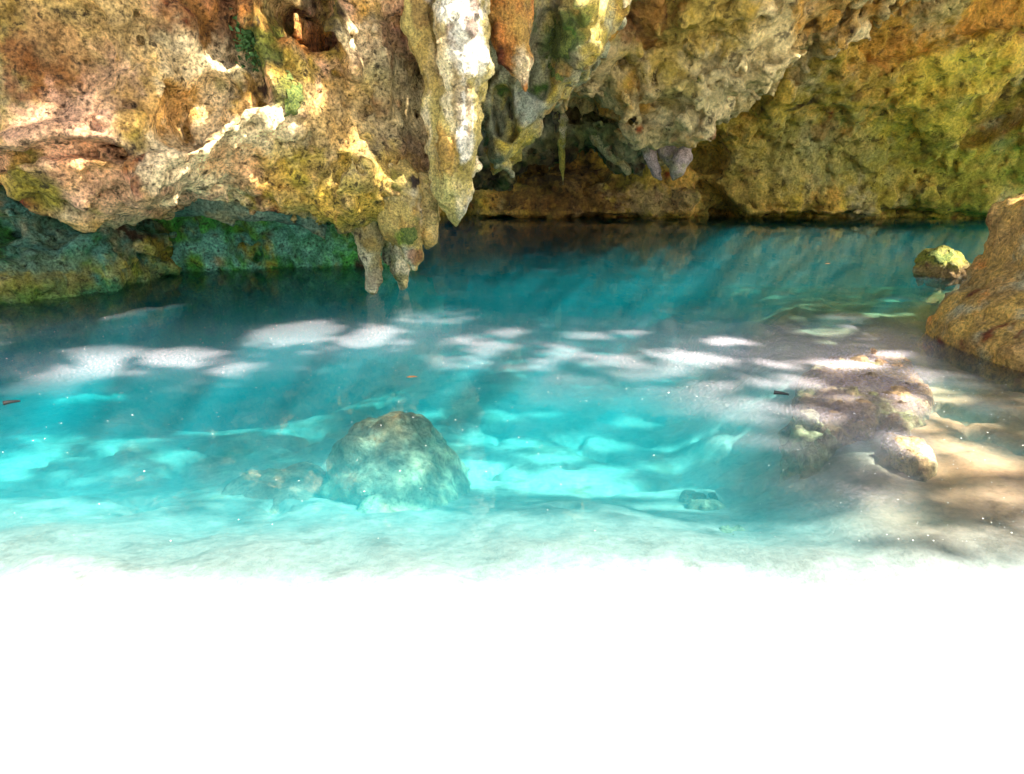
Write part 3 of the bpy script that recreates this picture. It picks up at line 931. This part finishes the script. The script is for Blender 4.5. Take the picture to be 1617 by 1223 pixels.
Zf = floor_z(PX)
V = np.stack([X.ravel(), Y.ravel(), Zf], 1)
nx, ny = len(fx), len(fy)
I = np.arange(nx * ny).reshape(nx, ny)
Qf = np.stack([I[:-1, :-1].ravel(), I[1:, :-1].ravel(), I[1:, 1:].ravel(), I[:-1, 1:].ravel()], 1)
BANK_WHITE = lin(236, 234, 226)  # white of the added bank
SILT = lin(196, 192, 176)
BROWN = lin(184, 138, 104)
c = np.repeat(BANK_WHITE[None, :], len(V), 0)
fade_grey = lin(110, 112, 106)
yn = V[:, 1] + 0.3 * fbm(PX * 0.7, 4, gain=.6)
c = mixc(c, fade_grey, sstep(2.0, 3.4, yn))  # floor colour ramp shapes the fade to white
c = mixc(c, SILT, sstep(4.0, 6.2, yn))
c = mixc(c, lin(140, 128, 104), 0.75 * sstep(0.12, 0.4, fbm(PX * 1.7, 4, gain=.6, off=8.0)) * sstep(4.2, 5.2, V[:, 1]))
c = mixc(c, BROWN, 0.95 * sstep(-0.7, 0.3, V[:, 0] - 3.6 - 0.65 * (V[:, 1] - 5.4) + 0.3 * fbm(PX * 1.0, 3, off=5.0)) * sstep(3.0, 4.4, V[:, 1]))
c = mixc(c, lin(178, 142, 108), 0.85 * sstep(7.0, 7.8, V[:, 1]) * sstep(2.6, 4.6, V[:, 0]))
c = mixc(c, lin(150, 146, 104), 0.85 * sstep(9.0, 10.5, V[:, 1]) * sstep(2, 6, V[:, 0]))
M_floor = rock_mat('pale_silt_floor', contrast=0.28, grain=14.0, bump=0.01, pits=0.3, pit_scale=2.6, rough=0.95, gloss=0.1)
fl = link('pool_floor', raw_mesh('pool_floor', V, Qf, c), M_floor, kind='structure', recenter=False)

# ------------------------------------------------------------------ water
wx = np.concatenate([np.linspace(-24, -9, 30)[:-1], np.linspace(-9, 9, 240), np.linspace(9, 24, 30)[1:]])
wy = np.concatenate([np.linspace(1.3, 14, 215), np.linspace(14, 27, 60)[1:]])
X, Y = np.meshgrid(wx, wy, indexing='ij')
nx, ny = len(wx), len(wy)
top = np.stack([X.ravel(), Y.ravel(), np.zeros(X.size)], 1)
I = np.arange(nx * ny).reshape(nx, ny)
Qt = np.stack([I[:-1, :-1].ravel(), I[1:, :-1].ravel(), I[1:, 1:].ravel(), I[:-1, 1:].ravel()], 1)
edge = np.concatenate([I[:, 0], I[-1, 1:], I[-2::-1, -1], I[0, -2:0:-1]])
b0 = len(top)
bot = top[edge].copy()
bot[:, 2] = -6
ne = len(edge)
Qs = np.stack([edge, b0 + np.arange(ne), b0 + (np.arange(ne) + 1) % ne, np.roll(edge, -1)], 1)
cidx = b0 + ne
Vw = np.concatenate([top, bot, [[0, 10, -6]]])
# bottom fan as quads pairing two steps
fan = np.array([[cidx, b0 + (k + 2) % ne, b0 + (k + 1) % ne, b0 + k] for k in range(0, ne - ne % 2, 2)])
Qw = np.concatenate([Qt, Qs, fan])
x, y = Vw[:, 0], Vw[:, 1]
# dust on the surface, made thicker where sun spots should show
band = np.exp(-((y - 7.5 + 0.05 * x) / 1.15) ** 2) * (0.35 + 0.65 * sstep(-3.6, -2.6, x))
right = sstep(0.8, 2.8, x + 0.25 * (y - 6) - 0.0) * (1 - sstep(7.7, 8.8, y))
chan = 1 - sstep(-0.25, 0.15, x - 3.6 - 0.65 * (y - 5.4))
film = 0.012 + 0.19 * band * (1 - 0.5 * right) + 0.26 * right * (0.03 + 0.97 * chan)
film *= (0.75 + 0.7 * fbm(np.stack([x * .6, y * .9, x * 0], 1), 3, off=3.3))
film += 0.2 * np.exp(-((y - 6.6) / .55) ** 2 - ((x + 3.9) / 1.5) ** 2)  # film added so the left pair of sun spots shows
film *= 0.45 + 0.55 * sstep(3.4, 5.0, y)
film = np.clip(film, 0.004, 0.6)
meW = raw_mesh('water', Vw, Qw, None, True, {'film': film})

mw, nt = new_mat('still_cave_water')
L = nt.links.new
geo = N(nt, 'ShaderNodeNewGeometry')
nz_ = N(nt, 'ShaderNodeTexNoise', i_Scale=1.6, i_Detail=3.0)
mapn = N(nt, 'ShaderNodeMapping')
mapn.inputs['Scale'].default_value = (1.6, 0.7, 1)
L(geo.outputs['Position'], mapn.inputs[0])
L(mapn.outputs[0], nz_.inputs['Vector'])
bp = N(nt, 'ShaderNodeBump')
bp.inputs['Strength'].default_value = 0.25
bp.inputs['Distance'].default_value = 0.02
L(nz_.outputs[0], bp.inputs['Height'])
gl = N(nt, 'ShaderNodeBsdfGlossy')
gl.inputs['Roughness'].default_value = 0.03
L(bp.outputs[0], gl.inputs['Normal'])
tr = N(nt, 'ShaderNodeBsdfTransparent')
fr = N(nt, 'ShaderNodeFresnel')
fr.inputs['IOR'].default_value = 1.33
L(bp.outputs[0], fr.inputs['Normal'])
fa = N(nt, 'ShaderNodeAttribute', attribute_name='film')
dust1 = N(nt, 'ShaderNodeTexNoise', i_Scale=46.0, i_Detail=3.0, i_Roughness=0.75)
L(geo.outputs['Position'], dust1.inputs['Vector'])
dr = ramp(nt, dust1.outputs[0], [(0.36, g3(0.35)), (0.55, g3(1.0)), (0.70, g3(3.2))])
mm = N(nt, 'ShaderNodeMath', operation='MULTIPLY', use_clamp=True)
L(fa.outputs['Fac'], mm.inputs[0])
L(dr, mm.inputs[1])
df = N(nt, 'ShaderNodeBsdfDiffuse')
df.inputs[0].default_value = (0.80, 0.70, 0.745, 1)
m1 = N(nt, 'ShaderNodeMixShader')
L(mm.outputs[0], m1.inputs[0])
L(tr.outputs[0], m1.inputs[1])
L(df.outputs[0], m1.inputs[2])
m2 = N(nt, 'ShaderNodeMixShader')
L(fr.outputs[0], m2.inputs[0])
L(m1.outputs[0], m2.inputs[1])
L(gl.outputs[0], m2.inputs[2])
va = N(nt, 'ShaderNodeVolumeAbsorption')
va.inputs['Color'].default_value = (0.0, 0.845, 0.905, 1)
va.inputs['Density'].default_value = 0.72
vs = N(nt, 'ShaderNodeVolumeScatter')
vs.inputs['Color'].default_value = (0.03, 0.80, 0.88, 1)
vs.inputs['Density'].default_value = 0.24
vs.inputs['Anisotropy'].default_value = 0.0
ad = N(nt, 'ShaderNodeAddShader')
L(va.outputs[0], ad.inputs[0])
L(vs.outputs[0], ad.inputs[1])
out = N(nt, 'ShaderNodeOutputMaterial')
L(m2.outputs[0], out.inputs[0])
L(ad.outputs[0], out.inputs[1])
water = link('water', meW, mw, kind='structure', recenter=False)

# ------------------------------------------------------------------ sun, sky
tdir = np.array((-1.0, 0.3, -1.15))
tdir /= np.linalg.norm(tdir)
sun = bpy.data.lights.new('sun', 'SUN')
sun.energy = 5.0
sun.angle = math.radians(0.65)
sun.color = (1.0, 0.95, 0.86)
suno = bpy.data.objects.new('sun', sun)
COL.objects.link(suno)
suno.rotation_euler = Vector(tdir).to_track_quat('-Z', 'Y').to_euler()
suno.location = tuple(-tdir * 40)
world = bpy.data.worlds.new('World')
scene.world = world
world.use_nodes = True
wn = world.node_tree
bg = wn.nodes['Background']
sky = wn.nodes.new('ShaderNodeTexSky')
sky.sky_type = 'NISHITA'
sky.sun_disc = False
sky.sun_elevation = math.asin(-tdir[2])
sky.sun_rotation = math.atan2(-tdir[0], -tdir[1])
sky.dust_density = 3.0
wn.links.new(sky.outputs[0], bg.inputs[0])
bg.inputs[1].default_value = 0.10

# ------------------------------------------------------------------ unseen leaf canopy, shaped to shade the pool and cast its sun spots
ZC = 12.0
bpy.context.view_layer.update()
DG = bpy.context.evaluated_depsgraph_get()
holes = []   # x, y (where its sunbeam meets the water level), rx, ry, openness


def hs(px, py, rx, ry, o=1.0, z=0.0):
    a = G(px, py, z)
    k = z / tdir[2]
    a0 = a - tdir * k
    r1 = abs(G(px + rx, py, z)[0] - a[0])
    r2 = abs(G(px, py + ry, z)[1] - a[1])
    holes.append((a0[0], a0[1], r1, r2, o))


def hr(px, py, Y, r, o=1.0, ry=None):
    a = P(px, py, Y)
    dv_ = Vector(a) - Vector((0, 0, CAMH))
    hit, loc, *_r = scene.ray_cast(DG, Vector((0, 0, CAMH)), dv_.normalized())
    if hit:
        a = np.array(loc)
    a0 = a - tdir * (a[2] / tdir[2])
    holes.append((a0[0], a0[1], r, ry or r, o))


for s in [(480, 515, 78, 15), (600, 522, 48, 11), (160, 567, 55, 13), (285, 568, 70, 12), (362, 587, 38, 9, .6), (60, 615, 70, 16, .8), (415, 542, 50, 10, .6),
          (725, 538, 42, 9, .8), (805, 525, 36, 9, .8), (800, 545, 35, 8, .6), (725, 573, 62, 16, .8), (925, 530, 50, 9, .9), (995, 525, 28, 6, .7), (1140, 540, 68, 10),
          (860, 577, 38, 17, .8), (960, 570, 62, 18, .9), (1045, 592, 52, 12, .7), (1130, 608, 50, 14, .9), (1235, 603, 85, 14, .9), (1240, 575, 60, 9, .7), (860, 630, 45, 16, .5),
          (1030, 640, 95, 20, .6), (1160, 650, 60, 20, .6), (1200, 700, 100, 22, .7), (1400, 795, 115, 28, .8), (1090, 570, 50, 9, .6),
          (1340, 575, 70, 12, .8), (1450, 640, 40, 30, .9), (1450, 705, 55, 30, .9), (1290, 655, 40, 20, .8), (1570, 700, 70, 45, .5), (1590, 770, 60, 30, .5), (1500, 600, 75, 22, .7), (1400, 515, 90, 9, .9), (1330, 500, 60, 6, .8), (1430, 470, 50, 5, .8), (1420, 560, 40, 9, .8), (1550, 640, 60, 20, .6)]:
    hs(s[0], s[1], s[2] * .76, s[3] * .72, *s[4:])
for s in [(770, 675, 32, 14), (945, 690, 65, 20), (660, 668, 26, 18), (760, 750, 70, 38), (900, 770, 80, 30, .8), (50, 720, 60, 30), (1000, 790, 60, 25, .8), (870, 720, 40, 15, .7), (600, 600, 70, 20, .25), (375, 640, 75, 22), (480, 652, 60, 15, .9), (85, 672, 50, 11), (205, 678, 58, 12), (280, 705, 36, 9, .7)]:
    hs(*s, z=-1.0) if len(s) == 5 else hs(*s, 1.0, -1.0)
# sun on the rock ridges and the head of the big stalactite
for s in [(728, 10, 9.3, .34), (740, 70, 9.35, .25), (745, 130, 9.5, .14), (738, 190, 9.5, .11), (742, 330, 9.8, .1), (355, 255, 8.0, .42), (330, 235, 8, .3), (395, 228, 8.1, .36), (430, 205, 8.1, .26), (465, 187, 8.4, .22), (325, 285, 7.9, .24), (500, 165, 8.6, .15), (555, 50, 9.0, .2, .8), (580, 110, 9.2, .12, .8),
          (350, 105, 7.8, .3, .6), (465, 60, 8.7, .2, .6), (130, 215, 7.2, .3, .35), (15, 255, 7.2, .2, .4), (905, 20, 11.5, .4, .7), (925, 65, 11.5, .2, .7), (826, 110, 10.1, .12, .8), (510, 150, 8.9, .1, .9), (1530, 470, 6.8, .16, .9), (1500, 530, 6.5, .12, .8), (1585, 430, 6.5, .2, .8), (1560, 540, 6.0, .1, .8), (1500, 412, 11.6, .35, 1.0), (1570, 480, 6.2, .14, .8), (1590, 560, 6, .12, .8)]:
    hr(*s)
nl = 190000
cx_ = rng.uniform(-6, 26, nl)
cy_ = rng.uniform(-3.5, 27, nl)
cz_ = ZC + rng.uniform(-1.1, 1.1, nl) + 0.8 * np.sin(cx_ * .5) * np.cos(cy_ * .4)
ctr = np.stack([cx_, cy_, cz_], 1)
g0 = ctr - tdir[None, :] * (ctr[:, 2] / tdir[2])[:, None]
keep = np.ones(nl, bool)
# ragged outer edge so that the near bank lies in the sun
keep &= (rng.uniform(size=nl) < 1 - 0.55 * sstep(9.0, 11.0, g0[:, 1]))  # leaves thinned at the back to brighten far walls and water
wob = fbm(np.stack([g0[:, 0] * .7, g0[:, 1] * .7, g0[:, 0] * 0], 1), 3, off=1.0)
keep &= rng.uniform(size=nl) < sstep(4.0, 5.3, g0[:, 1] + 0.5 * wob + 1.0 * sstep(1.0, 2.6, g0[:, 0]))
for hx, hy, rx_, ry_, o in holes:
    d = np.hypot((g0[:, 0] - hx) / (rx_ + .04), (g0[:, 1] - hy) / (ry_ + .04))
    keep &= ~((d < 1 + 0.15 * rng.normal(size=nl)) & (rng.uniform(size=nl) < (1.0 if o >= .99 else 0.90 + .1 * o)))
ctr = ctr[keep]
n = len(ctr)
ang = rng.uniform(0, 2 * math.pi, n)
ll = rng.uniform(.2, .42, n) * (0.72 + 0.28 * sstep(2, 5, ctr[:, 1]))
u = np.stack([np.cos(ang), np.sin(ang), rng.normal(0, .25, n)], 1)
v = np.stack([-np.sin(ang), np.cos(ang), rng.normal(0, .35, n)], 1)
A = ctr + u * (ll * .5)[:, None]
B = ctr + v * (ll * .26)[:, None]
C_ = ctr - u * (ll * .5)[:, None]
D_ = ctr - v * (ll * .26)[:, None]
Vl = np.stack([A, B, C_, D_], 1).reshape(-1, 3)
Ql = np.arange(4 * n).reshape(n, 4)
ml, nt = new_mat('canopy_leaf')
L = nt.links.new
oi = N(nt, 'ShaderNodeNewGeometry')
rr_ = ramp(nt, oi.outputs['Random Per Island'], [(0.0, (0.03, 0.07, 0.015)), (0.6, (0.06, 0.11, 0.02)), (1.0, (0.11, 0.13, 0.03))])
bs = N(nt, 'ShaderNodeBsdfPrincipled')
bs.inputs['Roughness'].default_value = 0.6
L(rr_, bs.inputs['Base Color'])
out = N(nt, 'ShaderNodeOutputMaterial')
L(bs.outputs[0], out.inputs[0])
canopy = link('shade_canopy', raw_mesh('shade_canopy', Vl, Ql, None, False), ml, kind='stuff', recenter=False)
canopy['label'] = 'unseen leafy canopy with gaps shaped to throw sun spots on the pool'
canopy['category'] = 'canopy'

# ------------------------------------------------------------------ hanging plant, leaves, twigs, specks
def leaf_faces(ctrs, sizes, seed=0, flat=0.0):
    r = np.random.default_rng(seed)
    Vs, Fs = [], []
    for (p, s) in zip(ctrs, sizes):
        d = r.normal(size=3)
        d[2] *= (1 - flat)
        d /= np.linalg.norm(d)
        e = np.cross(d, r.normal(size=3) * (1 - flat) + np.array((0, 0, flat * 3)))
        e /= np.linalg.norm(e)
        nrm = np.cross(d, e)
        b = len(Vs)
        for (t, w, h_) in [(-.5, 0, 0), (-.15, .28, .05), (.5, 0, -.08), (-.15, -.28, .05)]:
            Vs.append(p + d * t * s + e * w * s + nrm * h_ * s)
        Fs.append((b, b + 1, b + 2, b + 3))
    return np.array(Vs), np.array(Fs)


def simple_mat(name, colr, rough=0.7):
    m, nt_ = new_mat(name)
    nn = N(nt_, 'ShaderNodeTexNoise', i_Scale=25.0, i_Detail=4.0)
    colr = tuple(float(v) for v in colr)
    rr__ = ramp(nt_, nn.outputs[0], [(0.3, tuple(v * .6 for v in colr)), (0.7, tuple(min(1, v * 1.3) for v in colr))])
    b_ = N(nt_, 'ShaderNodeBsdfPrincipled')
    b_.inputs['Roughness'].default_value = rough
    nt_.links.new(rr__, b_.inputs['Base Color'])
    o_ = N(nt_, 'ShaderNodeOutputMaterial')
    nt_.links.new(b_.outputs[0], o_.inputs[0])
    return m


M_plant = simple_mat('dark_green_leaf', (0.03, 0.085, 0.012))
M_dead = simple_mat('orange_dead_leaf', (0.45, 0.2, 0.06))
M_twig = simple_mat('dark_wet_twig', (0.03, 0.026, 0.02))
M_speck = simple_mat('pale_pollen', (0.8, 0.75, 0.66))
r2 = np.random.default_rng(5)
for (px, py, Y, rx_, rz_, n_, lab) in [(402, 66, 8.05, .2, .33, 420, 'dark green leafy plant clinging to the overhang between pale ridges')]:
    q = P(px, py, Y)
    hit, loc, *_r = scene.ray_cast(DG, Vector((0, 0, CAMH)), (Vector(q) - Vector((0, 0, CAMH))).normalized())
    q = np.array(loc) + np.array((0, -.06, 0))
    ctrs = q + np.clip(r2.normal(size=(n_, 3)), -2, 2) * np.array((rx_ * .5, .08, rz_ * .5))
    root = bpy.data.objects.new('hanging_plant', None)
    COL.objects.link(root)
    root.empty_display_size = .1
    root.location = tuple(q + np.array((0, .1, rz_ * .4)))
    root['label'], root['category'] = lab, 'plant'
    rl = np.array(root.location)
    Vv, Ff = leaf_faces(ctrs, r2.uniform(.05, .1, n_), 3)
    link('foliage', raw_mesh('foliage', Vv - rl, Ff, None, False), M_plant, parent=root)
    for k in range(3):
        end = q - rl + np.array(((k - 1) * rx_ * .5, 0, -rz_ * (.5 + .15 * k)))
        sv, sf = [], []
        for i in range(6):
            t = i / 5
            c_ = end * t + np.array((0.02 * math.sin(3 * t + k), -.05 * math.sin(math.pi * t), 0))
            for j in range(5):
                sv.append(c_ + np.array((math.cos(j * 1.2566), math.sin(j * 1.2566), 0)) * .007 * (1.2 - t))
        for i in range(5):
            for j in range(5):
                sf.append((i * 5 + j, i * 5 + (j + 1) % 5, i * 5 + 5 + (j + 1) % 5, i * 5 + 5 + j))
        link('stem', raw_mesh('stem', np.array(sv), np.array(sf)), M_twig, parent=root)

for (px, py, s, lab) in [(650, 596, .11, 'orange dead leaf floating alone beyond the submerged boulder'), (1307, 417, .12, 'tiny orange dead leaf floating near the back right wall')]:
    q = G(px, py, 0.006)
    Vv = np.array([[-.5, 0, 0], [-.2, .25, .05], [.2, .24, .07], [.55, .03, .02], [.2, -.22, .06], [-.2, -.26, .04], [0, 0, 0.0]]) * s + q
    Ff = np.array([[0, 6, 2, 1], [6, 3, 3, 2], [0, 5, 4, 6], [6, 4, 3, 3]])
    me = bpy.data.meshes.new('floating_leaf')
    me.from_pydata([tuple(v_) for v_ in Vv], [], [(0, 6, 2, 1), (6, 3, 2), (0, 5, 4, 6), (6, 4, 3)])
    link('floating_leaf', me, M_dead, lab, 'leaf', 'dead leaves on the water')


def twig(px0, py0, px1, py1, r, lab):
    a, b = G(px0, py0, 0.012), G(px1, py1, 0.012)
    e = (b - a)
    s = np.array((-e[1], e[0], 0)) / np.linalg.norm(e)
    Vv, Ff = [], []
    k = 7
    for i in range(k):
        t = i / (k - 1)
        c_ = a + e * t + s * 0.06 * np.linalg.norm(e) * math.sin(t * 4.1)
        rr = r * (1 - .6 * t)
        for j in range(6):
            an = j * math.pi / 3
            Vv.append(tuple(c_ + s * math.cos(an) * rr + np.array((0, 0, math.sin(an) * rr))))
    for i in range(k - 1):
        for j in range(6):
            Ff.append((i * 6 + j, i * 6 + (j + 1) % 6, i * 6 + 6 + (j + 1) % 6, i * 6 + 6 + j))
    me = bpy.data.meshes.new('twig')
    me.from_pydata(Vv, [], Ff)
    link('twig', me, M_twig, lab, 'twig', 'twigs floating on the water')


twig(5, 637, 32, 633, .02, 'dark twig floating alone at the far left edge of the pool')
twig(1222, 620, 1246, 623, .02, 'dark twig floating beside the awash grey-green rock')

# countless specks of pollen and bark on the still surface
ns = 3000
sx_ = r2.uniform(-9, 8, ns)
sy_ = 3.2 + 12 * r2.uniform(size=ns) ** 1.6
dens = np.exp(-((sy_ - 7.6) / 3.2) ** 2) + .8 * sstep(1, 3, sx_)
kp = r2.uniform(size=ns) < dens
Vv, Ff = [], []
for x_, y_ in zip(sx_[kp], sy_[kp]):
    s = r2.uniform(.002, .007) * (1 if r2.uniform() < .97 else 1.5) * min(1, .35 + y_ / 9)
    a0 = r2.uniform(0, 6.28)
    b = len(Vv)
    for j in range(4):
        an = a0 + j * math.pi / 2
        Vv.append((x_ + math.cos(an) * s * 1.3, y_ + math.sin(an) * s, 0.005 + .004 * (j % 2)))
    Ff.append((b, b + 1, b + 2, b + 3))
sp = link('floating_specks', raw_mesh('floating_specks', np.array(Vv), np.array(Ff), None, False), M_speck, kind='stuff', recenter=False)
sp['label'] = 'pale specks of pollen and dust scattered on the water'
sp['category'] = 'pollen'

# ------------------------------------------------------------------ render settings
vs_ = scene.view_settings
vs_.view_transform = 'Standard'
vs_.look = 'None'
vs_.exposure = 2.4
vs_.gamma = 1.0
vs_.use_curve_mapping = False
scene.render.engine = 'CYCLES'
cy = scene.cycles
cy.use_denoising = True
cy.max_bounces = 8
cy.diffuse_bounces = 4
cy.glossy_bounces = 3
cy.transparent_max_bounces = 16
cy.volume_bounces = 2
cy.caustics_reflective = False
cy.caustics_refractive = False
cy.sample_clamp_indirect = 6.0
print('done', time.time() - T00)
